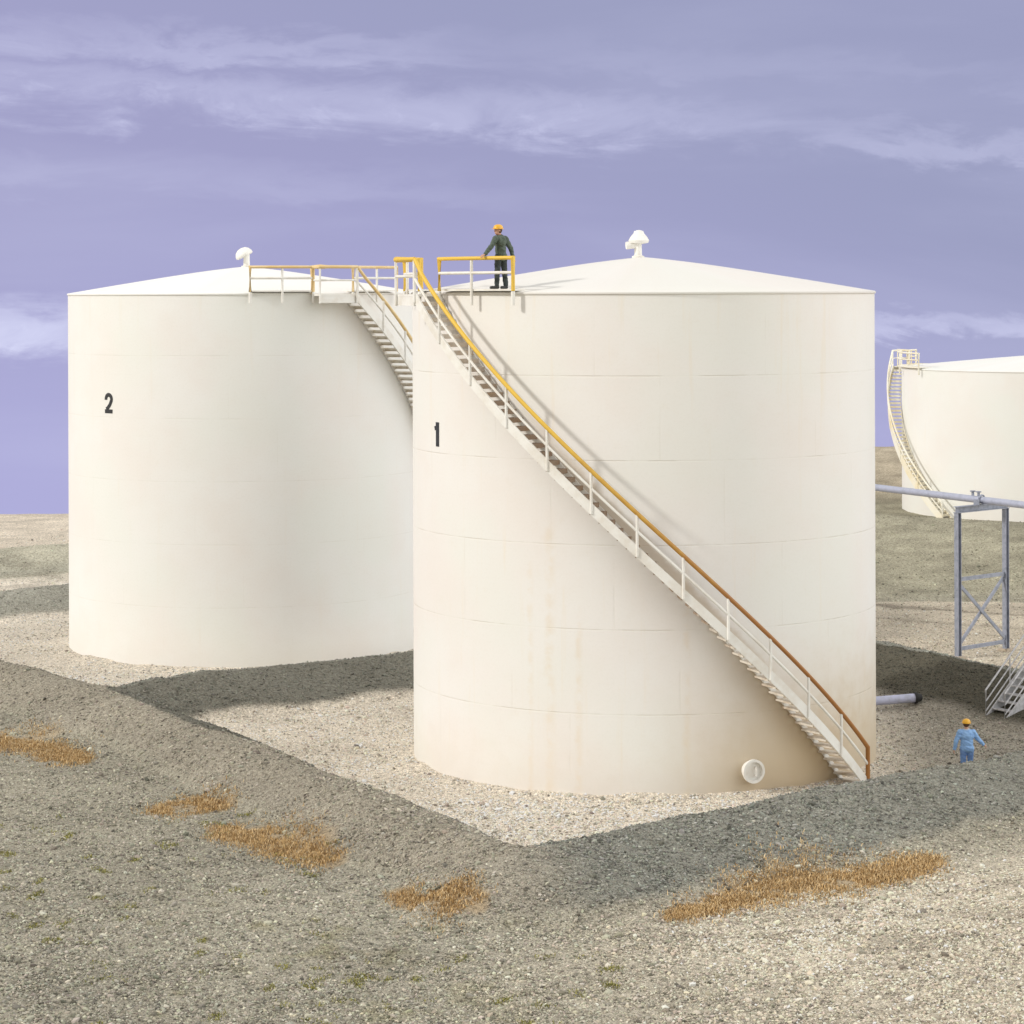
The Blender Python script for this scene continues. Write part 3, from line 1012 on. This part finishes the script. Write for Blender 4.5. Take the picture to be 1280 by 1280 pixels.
    for (a, b_) in ((p0 - R_(left[0]), p0 - R_(left[1])), (p0 + R_(2), p0 + R_(right))):
        nn = 14
        bm = bmesh.new()
        arcbar(bm, [(-0.80, -0.05), (0.02, -0.05), (0.02, 0.0), (-0.80, 0.0)], [(a + (b_ - a) * i / nn, R + 0.17, zf) for i in range(nn + 1)])
        pf = link('walkway', bm, mw, T)
        rail_section(pf, 'guard_rail', a, b_, R + 0.21, zf, H + 0.87, nrp, m_rail, mw)
    return T


Y_bright = yellow_mat('yellow_rail_paint', 12.7, (0.72, 0.47, 0.06), (0.34, 0.145, 0.035))
Y_pale = paint('sun_bleached_yellow_paint', (0.70, 0.50, 0.22), (0.78, 0.62, 0.36), 0.55, 1.5)
H1 = 12.73
build_tank('cream steel tank painted with number 1 and wrapped by a yellow railed stair', 'storage tank', T1, 6.35, H1, 0.98,
           R_(-59), R_(109.5), '1', R_(-61.5), 8.66, 0.64, 13, (31, 8.5), 26,
           shell_mat('tank_shell_paint', 6.35, H1, CREAM, 1.0, True, (0.72, 0.42, 2.6)), Y_bright, M_white,
           manhole=(R_(21.8), 0.66), vent=0.86, group='white cylindrical storage tanks',
           roof_mat=shell_mat('tank_roof_paint', 6.35, H1, (0.72, 0.70, 0.665), 0.0, False))
build_tank('white steel tank painted with number 2 standing behind and left of its neighbour', 'storage tank', T2, 6.35, H1, 0.98,
           R_(38), R_(109.5), '2', R_(-41.3), 8.62, 0.70, 13, (30.5, 11.5), 21,
           shell_mat('second_tank_shell_paint', 6.35, H1, (0.815, 0.805, 0.775), 0.45, True), Y_pale, M_white,
           group='white cylindrical storage tanks', vent_turn=1, land=11.5, m_tread=M_tread2, vent=0.95,
           roof_mat=shell_mat('second_tank_roof_paint', 6.35, H1, (0.815, 0.805, 0.775), 0.0, False))
build_tank('wide pale tank far behind the pipe support, cut off by the right edge', 'storage tank', T3, 9.0, 8.30, 0.78,
           R_(-113), R_(60), None, 0, 0, 0, 6, (14, 6), 43,
           shell_mat('far_tank_shell_paint', 9.0, 8.3, (0.76, 0.755, 0.73), 0.5, False), M_cream_rail, M_cream_rail,
           group='white cylindrical storage tanks', ntread=40, vent=1.0, land=6, m_white=M_cream_rail, m_tread=M_cream_rail, sdeep=0.10,
           roof_mat=shell_mat('far_tank_roof_paint', 9.0, 8.3, (0.76, 0.755, 0.73), 0.0, False))


# ------------------------------------------------------------------ pipe support and pipeline
def hz(x, y):
    return float(height(np.array([x], float), np.array([y], float))[0][0])


LA, LB = Vector((15.40, 83.9, 0)), Vector((17.42, 85.7, 0))
ps = empty('pipe_support', ((LA + LB) / 2).to_tuple(), 'grey steel trestle with crossed braces carrying the pipeline', 'pipe support')
off = (LA + LB) / 2
a0, b0 = LA - off, LB - off
ax = (b0 - a0).normalized()
rotz = Matrix.Rotation(math.atan2(ax.y, ax.x), 3, 'Z')
ZT = 5.02


def hbeam(bm, p, q, wd, th):
    """I section between two points"""
    p, q = Vector(p), Vector(q)
    t_ = (q - p); L = t_.length; t_.normalize()
    ref = Vector((0, 0, 1)) if abs(t_.z) < 0.9 else ax
    s_ = t_.cross(ref).normalized(); u_ = s_.cross(t_).normalized()
    rot = Matrix((t_, s_, u_)).transposed()
    c = (p + q) / 2
    box(bm, c, (L, 0.02, wd - 0.03), rot)
    box(bm, c + u_ * (wd / 2 - 0.0), (L, wd, 0.026), rot)
    box(bm, c - u_ * (wd / 2 - 0.0), (L, wd, 0.026), rot)


for base_pt in (a0, b0):
    bm = bmesh.new()
    hbeam(bm, base_pt + Vector((0, 0, -0.15)), base_pt + Vector((0, 0, ZT)), 0.165, 0.165)
    lg = link('leg', bm, M_galv, ps)
    bm = bmesh.new()
    box(bm, base_pt + Vector((0, 0, 0.03)), (0.38, 0.38, 0.09), rotz)
    link('base_plate', bm, paint('concrete_pad', (0.46, 0.38, 0.29)), lg)
for z in (0.32, 2.72):
    bm = bmesh.new()
    box(bm, (a0 + b0) / 2 + Vector((0, 0, z)), ((b0 - a0).length - 0.2, 0.06, 0.13), rotz)
    link('cross_bar', bm, M_galv, ps)
nrm = Vector((ax.y, -ax.x, 0))
for k, (p, q) in enumerate(((a0 + ax * .10 + Vector((0, 0, 0.45)), b0 - ax * .10 + Vector((0, 0, 2.58))), (b0 - ax * .10 + Vector((0, 0, 0.45)), a0 + ax * .10 + Vector((0, 0, 2.5))))):
    bm = bmesh.new()
    o_ = nrm * (0.035 if k else -0.035)
    t_ = (q - p); L = t_.length; t_.normalize()
    rot = Matrix((t_, nrm, t_.cross(nrm))).transposed()
    box(bm, (p + q) / 2 + o_, (L, 0.05, 0.12), rot)
    link('brace', bm, M_galv, ps)
bm = bmesh.new()
hbeam(bm, a0 - ax * 0.12 + Vector((0, 0, ZT + 0.12)), b0 + ax * 0.12 + Vector((0, 0, ZT + 0.12)), 0.2, 0.2)
link('cap_beam', bm, M_galv, ps)
pipe_dir = Vector((-2.84, 5.5, 0)).normalized()
PR = 0.125
PZ = ZT + 0.25 + PR
bm = bmesh.new()
for s_ in (-0.36, 0.36):
    box(bm, pipe_dir * s_ * 0.0 + ax * s_ * 0.8 + Vector((0, 0, ZT + 0.31)), (0.05, 0.24, 0.20), rotz)
sweep(bm, [ax * (PR + 0.05) * math.cos(R_(a)) + Vector((0, 0, PZ + (PR + 0.05) * math.sin(R_(a)))) for a in range(-30, 211, 20)], 0.03, 6)
link('pipe_clamp', bm, M_galv, ps)

pl = empty('pipeline', (off.x, off.y, 0), 'long silver pipe running overhead across the trestle and behind the tank', 'pipe')
bm = bmesh.new()
sweep(bm, [pipe_dir * -24 + Vector((0, 0, PZ)), pipe_dir * 0 + Vector((0, 0, PZ)), pipe_dir * 26 + Vector((0, 0, PZ))], PR, 20)
link('pipe', bm, paint('blue_grey_pipe_paint', (0.42, 0.44, 0.54), (0.36, 0.38, 0.46), 0.38, 5, 0.2), pl, True, 40)
for s_ in (7.0, 14.0, -9.0):
    bm = bmesh.new()
    sweep(bm, [pipe_dir * (s_ - 0.035) + Vector((0, 0, PZ)), pipe_dir * (s_ + 0.035) + Vector((0, 0, PZ))], PR + 0.07, 20)
    link('flange', bm, M_galv, pl, True, 40)
bm = bmesh.new()
for s_ in (0.18, 0.5):
    sweep(bm, [pipe_dir * s_ + Vector((0, 0, PZ + PR - .02)), pipe_dir * s_ + Vector((0, 0, PZ + PR + 0.13))], 0.05, 8)
    sweep(bm, [pipe_dir * s_ + Vector((0, 0, PZ + PR + 0.13)), pipe_dir * s_ + Vector((0, 0, PZ + PR + 0.17))], 0.10, 10)
link('bleed_valve', bm, M_galv, pl, True, 40)

# pipe lying on the basin floor beside tank 1
fp = empty('floor_pipe', (11.0, 73.4, 0), 'short pale blue grey pipe lying on gravel at the right side of the front tank', 'pipe')
bm = bmesh.new()
e = Vector((1.18, 0.22, 0.36))
sweep(bm, [(-4.2, -0.75, 0.13), e], 0.135, 20)
link('pipe', bm, paint('pale_blue_pipe_paint', (0.50, 0.51, 0.66), (0.40, 0.41, 0.50), 0.4, 5), fp, True, 40)
bm = bmesh.new()
dv = Vector((5.38, 0.97, 0.23)).normalized()
sweep(bm, [e, e + dv * 0.07], 0.175, 20)
sweep(bm, [e + dv * 0.07, e + dv * 0.22], [0.145, 0.10], 20)
link('end_cap', bm, M_dark, fp, True, 40)
# ------------------------------------------------------------------ crossover stair over the right dike
cs = empty('crossover_stair', (14.05, 70.9, 0), 'pale grey steel stair with slanted handrails climbing over the dike at the right edge', 'stair')
cs.rotation_euler.z = math.atan2(0.55, 0.83)
sl = 1.0   # rise per metre
Wc = 0.78
nst = 9
for sy in (-1, 1):
    bm = bmesh.new()
    A = [(0.0, sy * Wc / 2 - .02, 0.0), (0.34, sy * Wc / 2 - .02, 0.0), (2.30, sy * Wc / 2 - .02, 1.74), (2.30, sy * Wc / 2 - .02, 2.02), (2.06, sy * Wc / 2 - .02, 2.02), (0.0, sy * Wc / 2 - .02, 0.16)]
    prism(bm, [(x, y, z) for x, y, z in A], [(x, y + 0.04, z) for x, y, z in A])
    link('stringer', bm, M_galv_light, cs)
    bm = bmesh.new()
    sweep(bm, [(0.06, sy * Wc / 2, 0.0), (0.06, sy * Wc / 2, 0.98), (2.06, sy * Wc / 2, 2.86), (4.6, sy * Wc / 2, 2.86), (4.6, sy * Wc / 2, 2.0)], 0.026, 8)
    h_ = link('handrail', bm, M_galv_light, cs, True, 50)
    for dzr in (0.33, 0.62):
        bm = bmesh.new()
        sweep(bm, [(0.06, sy * Wc / 2, 0.98 - dzr), (2.06, sy * Wc / 2, 2.86 - dzr), (4.6, sy * Wc / 2, 2.86 - dzr)], 0.02, 8)
        link('mid_rail', bm, M_galv_light, h_, True, 50)
    for xx in (1.05, 2.06, 3.3):
        bm = bmesh.new()
        zb = min(2.0, 0.1 + (xx) * 0.93)
        sweep(bm, [(xx, sy * Wc / 2, zb), (xx, sy * Wc / 2, min(2.86, 0.98 + (xx - .06) * 0.94) - 0.02)], 0.02, 8)
        link('rail_post', bm, M_galv_light, h_)
for i in range(nst):
    f = (i + 0.5) / nst
    bm = bmesh.new()
    box(bm, (0.10 + 2.0 * f, 0, 0.10 + 1.86 * f), (0.24, Wc - 0.05, 0.035))
    link('tread', bm, M_galv_light, cs)
bm = bmesh.new()
box(bm, (3.45, 0, 1.99), (2.3, Wc + 0.02, 0.06))
pf = link('platform', bm, M_galv_light, cs)
for x in (2.4, 4.5):
    for y in (-1, 1):
        bm = bmesh.new()
        sweep(bm, [(x, y * Wc * .45, -0.5), (x, y * Wc * .45, 1.95)], 0.035, 8)
        link('leg', bm, M_galv_light, cs)


# ------------------------------------------------------------------ people
def capsule(bm, p, q, r0, r1, seg=14):
    p, q = Vector(p), Vector(q)
    t_ = (q - p).normalized() if (q - p).length > 1e-6 else Vector((0, 0, 1))
    ref = Vector((0, 0, 1)) if abs(t_.z) < 0.9 else Vector((1, 0, 0))
    a = t_.cross(ref).normalized(); b_ = a.cross(t_).normalized()
    rings = []
    for k in range(1, 5):
        an = R_(-90 + 22.5 * k)
        rings.append((p + t_ * r0 * math.sin(an), r0 * math.cos(an)))
    for k in range(0, 4):
        an = R_(22.5 * k)
        rings.append((q + t_ * r1 * math.sin(an), r1 * math.cos(an)))
    vr = [[bm.verts.new(c + (a * math.cos(2 * PI * j / seg) + b_ * math.sin(2 * PI * j / seg)) * r) for j in range(seg)] for c, r in rings]
    for i in range(len(vr) - 1):
        for j in range(seg):
            bm.faces.new((vr[i][j], vr[i][(j + 1) % seg], vr[i + 1][(j + 1) % seg], vr[i + 1][j]))
    v0 = bm.verts.new(p - t_ * r0); v1 = bm.verts.new(q + t_ * r1)
    for j in range(seg):
        bm.faces.new((v0, vr[0][(j + 1) % seg], vr[0][j]))
        bm.faces.new((v1, vr[-1][j], vr[-1][(j + 1) % seg]))


def ellipsoid(bm, c, s, rot=None):
    m = Matrix.Translation(Vector(c)) @ (rot.to_4x4() if rot else Matrix.Identity(4)) @ Matrix.Diagonal((s[0], s[1], s[2], 1))
    bmesh.ops.create_uvsphere(bm, u_segments=20, v_segments=14, radius=1.0, matrix=m)


def fuse(name, bm, voxel, mat, parent, smooth_it=3):
    """melt overlapping volumes into one continuous surface"""
    o = link(name, bm, mat, None)
    md = o.modifiers.new('r', 'REMESH'); md.mode = 'VOXEL'; md.voxel_size = voxel
    s_ = o.modifiers.new('s', 'SMOOTH'); s_.iterations = smooth_it; s_.factor = 0.5
    dg = bpy.context.evaluated_depsgraph_get()
    me = bpy.data.meshes.new_from_object(o.evaluated_get(dg))
    for p_ in me.polygons: p_.use_smooth = True
    o.modifiers.clear()
    old = o.data
    o.data = me
    bpy.data.meshes.remove(old)
    if not me.materials: me.materials.append(mat)
    me.name = name
    o.parent = parent
    return o


def hand(bm, wrist, fwd, palm_n, s=1.0, curl=0.5, side=1):
    f = Vector(fwd).normalized(); n_ = Vector(palm_n); n_ = (n_ - f * n_.dot(f)).normalized()
    a = f.cross(n_).normalized() * side
    w_ = Vector(wrist)
    pe = w_ + f * 0.085 * s
    for k in (-1, -0.33, 0.33, 1):
        capsule(bm, w_ + f * 0.015 + a * k * 0.018 * s, pe + a * k * 0.030 * s, 0.016 * s, 0.013 * s, 8)
    for k, L in ((-1, 0.066), (-0.33, 0.078), (0.33, 0.073), (1, 0.056)):
        p = pe + a * k * 0.031 * s
        d1 = (f * math.cos(curl * 0.5) + n_ * math.sin(curl * 0.5)); d2 = (f * math.cos(curl * 1.6) + n_ * math.sin(curl * 1.6))
        q = p + d1 * L * 0.5 * s; r = q + d2 * L * 0.5 * s
        capsule(bm, p, q, 0.0105 * s, 0.0095 * s, 8); capsule(bm, q, r, 0.0095 * s, 0.008 * s, 8)
    p = w_ + f * 0.03 * s - a * 0.026 * s
    q = p + (f * 0.6 - a * 0.8 + n_ * 0.2).normalized() * 0.042 * s
    r = q + (f * 0.95 - a * 0.2 + n_ * 0.3).normalized() * 0.03 * s
    capsule(bm, p, q, 0.014 * s, 0.0115 * s, 8); capsule(bm, q, r, 0.0115 * s, 0.009 * s, 8)


M_skin = paint('skin', (0.50, 0.28, 0.19), (0.44, 0.23, 0.15), 0.6, 20)
M_hat = paint('yellow_helmet_plastic', (0.78, 0.42, 0.03), (0.70, 0.36, 0.03), 0.35, 10)
M_hair = paint('brown_hair', (0.09, 0.045, 0.02), (0.05, 0.025, 0.012), 0.8, 40)
M_boot = paint('black_boots', (0.025, 0.025, 0.025), None, 0.6)
M_eye = paint('dark_eyes', (0.02, 0.015, 0.01), None, 0.3)


def wrinkle(me, amp, seed):
    """cloth folds pushed along the normals"""
    from mathutils import noise as mn
    ns_ = [v.normal.copy() for v in me.vertices]
    for v, n_ in zip(me.vertices, ns_):
        p = v.co
        q = mn.noise(Vector((p.x * 9 + seed, p.y * 9, p.z * 17 + p.x * 8)))
        q2 = mn.noise(Vector((p.x * 22, p.y * 22 + seed, p.z * 34)))
        v.co = p + n_ * (amp * (1.3 * q + 0.6 * q2))


def person(label, loc, face, J, m_jacket, m_trouser, extra=None, group='workers in yellow helmets'):
    """J: joints in a frame with z up; face: horizontal unit vector the person looks along"""
    T = empty('person', loc, label, 'person', group)
    fv = Vector(face).normalized(); sv = Vector((0, 0, 1)).cross(fv)       # sv = person's left
    hd = Vector(J['head'])
    rot = Matrix((fv, sv, Vector((0, 0, 1)))).transposed()
    bm = bmesh.new()
    ellipsoid(bm, hd + Vector((0, 0, 0.02)), (0.098, 0.078, 0.108), rot)
    ellipsoid(bm, hd + fv * 0.022 + Vector((0, 0, -0.06)), (0.070, 0.058, 0.062), rot)
    ellipsoid(bm, hd + fv * 0.100 + Vector((0, 0, -0.015)), (0.022, 0.014, 0.026), rot)   # nose
    ellipsoid(bm, hd + fv * 0.083 + Vector((0, 0, -0.060)), (0.014, 0.026, 0.010), rot)   # lips
    for s_ in (-1, 1):
        ellipsoid(bm, hd + sv * s_ * 0.080, (0.020, 0.012, 0.032), rot)                  # ears
    nk = Vector(J['neck'])
    capsule(bm, hd + Vector((0, 0, -0.05)) - fv * 0.01, nk, 0.052, 0.060)
    ch, pv = Vector(J['chest']), Vector(J['pelvis'])
    capsule(bm, nk - Vector((0, 0, 0.05)), ch, 0.07, 0.10); capsule(bm, ch, pv, 0.10, 0.095)
    for s_, k in ((-1, 'r'), (1, 'l')):
        sh, el, wr = (Vector(J[k + q]) for q in ('sh', 'el', 'wr'))
        capsule(bm, nk - Vector((0, 0, 0.07)), sh, 0.06, 0.055)
        capsule(bm, sh, el, 0.050, 0.040); capsule(bm, el, wr, 0.040, 0.027)
        fw = (wr - el).normalized()
        pn = J.get(k + 'palm', tuple(-sv * s_))
        hand(bm, wr, J.get(k + 'dir', tuple(fw)), pn, 1.0, J.get('curl', 0.6), s_)
        hp, kn, an = (Vector(J[k + q]) for q in ('hip', 'kn', 'an'))
        capsule(bm, pv, hp, 0.09, 0.085); capsule(bm, hp, kn, 0.080, 0.055); capsule(bm, kn, an, 0.055, 0.038)
        capsule(bm, an, an + Vector((0, 0, -0.04)), 0.038, 0.035)
    body = fuse('body', bm, 0.0065, M_skin, T, 2)
    # eyes
    for s_ in (-1, 1):
        bm = bmesh.new()
        ellipsoid(bm, hd + fv * 0.088 + sv * s_ * 0.032 + Vector((0, 0, 0.012)), (0.010, 0.014, 0.007), rot)
        link('eye', bm, M_eye, T, True)
    # jacket
    bm = bmesh.new()
    capsule(bm, nk - Vector((0, 0, 0.015)), nk - Vector((0, 0, 0.05)), 0.068, 0.075)
    ellipsoid(bm, ch + Vector((0, 0, 0.05)), (0.145, 0.200, 0.20), rot)
    ellipsoid(bm, (ch + pv) / 2 + Vector((0, 0, 0.0)), (0.135, 0.168, 0.24), rot)
    ellipsoid(bm, pv + Vector((0, 0, -0.01)), (0.145, 0.192, 0.15), rot)
    for k in ('r', 'l'):
        sh, el, wr = (Vector(J[k + q]) for q in ('sh', 'el', 'wr'))
        capsule(bm, nk - Vector((0, 0, 0.09)), sh, 0.085, 0.074)
        capsule(bm, sh, el, 0.078, 0.064); capsule(bm, el, el + (wr - el) * 0.93, 0.064, 0.050)
    jk = fuse('jacket', bm, 0.011, m_jacket, T, 3)
    wrinkle(jk.data, 0.011, 5)
    bm = bmesh.new()
    ellipsoid(bm, pv + Vector((0, 0, -0.02)), (0.122, 0.165, 0.12), rot)
    for k in ('r', 'l'):
        hp, kn, an = (Vector(J[k + q]) for q in ('hip', 'kn', 'an'))
        capsule(bm, hp + Vector((0, 0, 0.02)), kn, 0.100, 0.073); capsule(bm, kn, an + Vector((0, 0, 0.02)), 0.073, 0.062)
    wrinkle(fuse('trousers', bm, 0.011, m_trouser, T, 3).data, 0.010, 9)
    for k in ('r', 'l'):
        an = Vector(J[k + 'an']); fd = Vector(J.get(k + 'toe', fv)).normalized()
        bm = bmesh.new()
        z0 = an.z - 0.085
        capsule(bm, an + Vector((0, 0, 0.05)), an + Vector((0, 0, -0.03)), 0.055, 0.05)
        capsule(bm, (an.x - fd.x * .03, an.y - fd.y * .03, z0 + 0.042), (an.x + fd.x * .15, an.y + fd.y * .15, z0 + 0.036), 0.042, 0.040)
        o = fuse('boot', bm, 0.010, M_boot, T, 1)
    # hair and helmet
    bm = bmesh.new()
    ellipsoid(bm, hd - fv * 0.018 + Vector((0, 0, 0.018)), (0.094, 0.086, 0.105), rot)
    link('hair', bm, M_hair, T, True)
    bm = bmesh.new()
    seg = 28
    prof = [(1.0, 0.0), (1.01, 0.10), (0.97, 0.38), (0.84, 0.68), (0.62, 0.88), (0.34, 0.985), (0.03, 1.02)]
    rings = []
    hc = hd + Vector((0, 0, 0.040)) - fv * 0.004
    for r, z in prof:
        rings.append([bm.verts.new(hc + fv * (r * 0.132 * math.cos(2 * PI * j / seg)) + sv * (r * 0.113 * math.sin(2 * PI * j / seg)) + Vector((0, 0, z * 0.118)))
                      for j in range(seg)])
    for i in range(len(rings) - 1):
        for j in range(seg):
            bm.faces.new((rings[i][j], rings[i][(j + 1) % seg], rings[i + 1][(j + 1) % seg], rings[i + 1][j]))
    bm.faces.new(rings[-1]); bm.faces.new(rings[0][::-1])
    hm = link('helmet', bm, M_hat, T, True, 60)
    bm = bmesh.new()
    A, B = [], []
    for j in range(seg):
        a = 2 * PI * j / seg
        k = 1.07 + 0.30 * max(0, math.cos(a)) ** 2
        A.append(hc + fv * (k * 0.132 * math.cos(a)) + sv * (1.07 * 0.113 * math.sin(a)) + Vector((0, 0, 0.008)))
        B.append(A[-1] + Vector((0, 0, -0.012)))
    prism(bm, B, A)
    link('brim', bm, M_hat, hm)
    if extra: extra(T)
    return T


m_green = paint('dark_green_jacket', (0.085, 0.11, 0.085), (0.05, 0.07, 0.05), 0.8, 9)
m_char = paint('charcoal_trousers', (0.035, 0.045, 0.045), (0.02, 0.025, 0.025), 0.8, 9)
m_blue = paint('light_blue_jacket', (0.26, 0.44, 0.72), (0.19, 0.34, 0.62), 0.8, 9)
m_blue2 = paint('blue_trousers', (0.19, 0.33, 0.62), (0.12, 0.22, 0.48), 0.8, 9)
m_shirt = paint('pale_shirt', (0.55, 0.57, 0.60), None, 0.8, 9)

# worker on the walkway of tank 1, looking left, one hand on the rail
J1 = dict(head=(-0.05, -0.02, 1.50), neck=(-0.01, 0, 1.36), chest=(0, 0, 1.16), pelvis=(0.02, 0, 0.86),
          lsh=(-0.115, -0.13, 1.30), lel=(-0.235, -0.23, 1.07), lwr=(-0.395, -0.30, 0.885), ldir=(-0.6, -0.55, -0.35), lpalm=(0, 0.2, -1),
          rsh=(0.135, 0.09, 1.29), rel=(0.27, 0.10, 1.05), rwr=(0.33, 0.02, 0.81),
          lhip=(-0.05, -0.06, 0.80), lkn=(-0.075, -0.08, 0.44), lan=(-0.09, -0.04, 0.085), ltoe=(-1, -0.25, 0),
          rhip=(0.08, 0.06, 0.80), rkn=(0.11, 0.06, 0.44), ran=(0.14, 0.08, 0.085), rtoe=(-0.7, -0.7, 0), curl=0.7)


def shirt(T):
    bm = bmesh.new()
    ellipsoid(bm, Vector((-0.035, -0.115, 1.24)), (0.045, 0.03, 0.085))
    link('shirt_front', bm, m_shirt, T, True)


person('worker in dark green jacket standing on the tank roof walkway, hand on the yellow rail',
       (-0.30, 62.28, H1 + 0.08), (-0.86, -0.5, 0), J1, m_green, m_char, shirt)

J2 = dict(head=(0, 0.03, 1.545), neck=(0, 0.0, 1.40), chest=(0, 0, 1.18), pelvis=(0.01, 0, 0.88),
          lsh=(-0.175, 0, 1.33), lel=(-0.285, -0.02, 1.07), lwr=(-0.325, 0.02, 0.83),
          rsh=(0.175, 0, 1.33), rel=(0.30, 0.03, 1.12), rwr=(0.47, 0.08, 0.95),
          lhip=(-0.08, 0, 0.82), lkn=(-0.09, 0.03, 0.46), lan=(-0.10, -0.02, 0.085),
          rhip=(0.10, 0, 0.82), rkn=(0.11, 0.08, 0.46), ran=(0.12, 0.10, 0.085), curl=0.7)


def collar(T):
    bm = bmesh.new()
    sweep(bm, [Vector((0.066 * math.cos(a), -0.005 + 0.062 * math.sin(a), 1.405)) for a in [2 * PI * k / 16 for k in range(16)]], 0.018, 8)
    link('collar', bm, m_shirt, T, True)


px2, py2 = 11.85, 63.4
w2 = person('worker in light blue overalls and yellow helmet, seen from behind beyond the front dike',
       (px2, py2, hz(px2, py2) - 0.03), (0.12, 0.99, 0), J2, m_blue, m_blue2, collar)
w2.scale = (0.98, 0.98, 0.91)
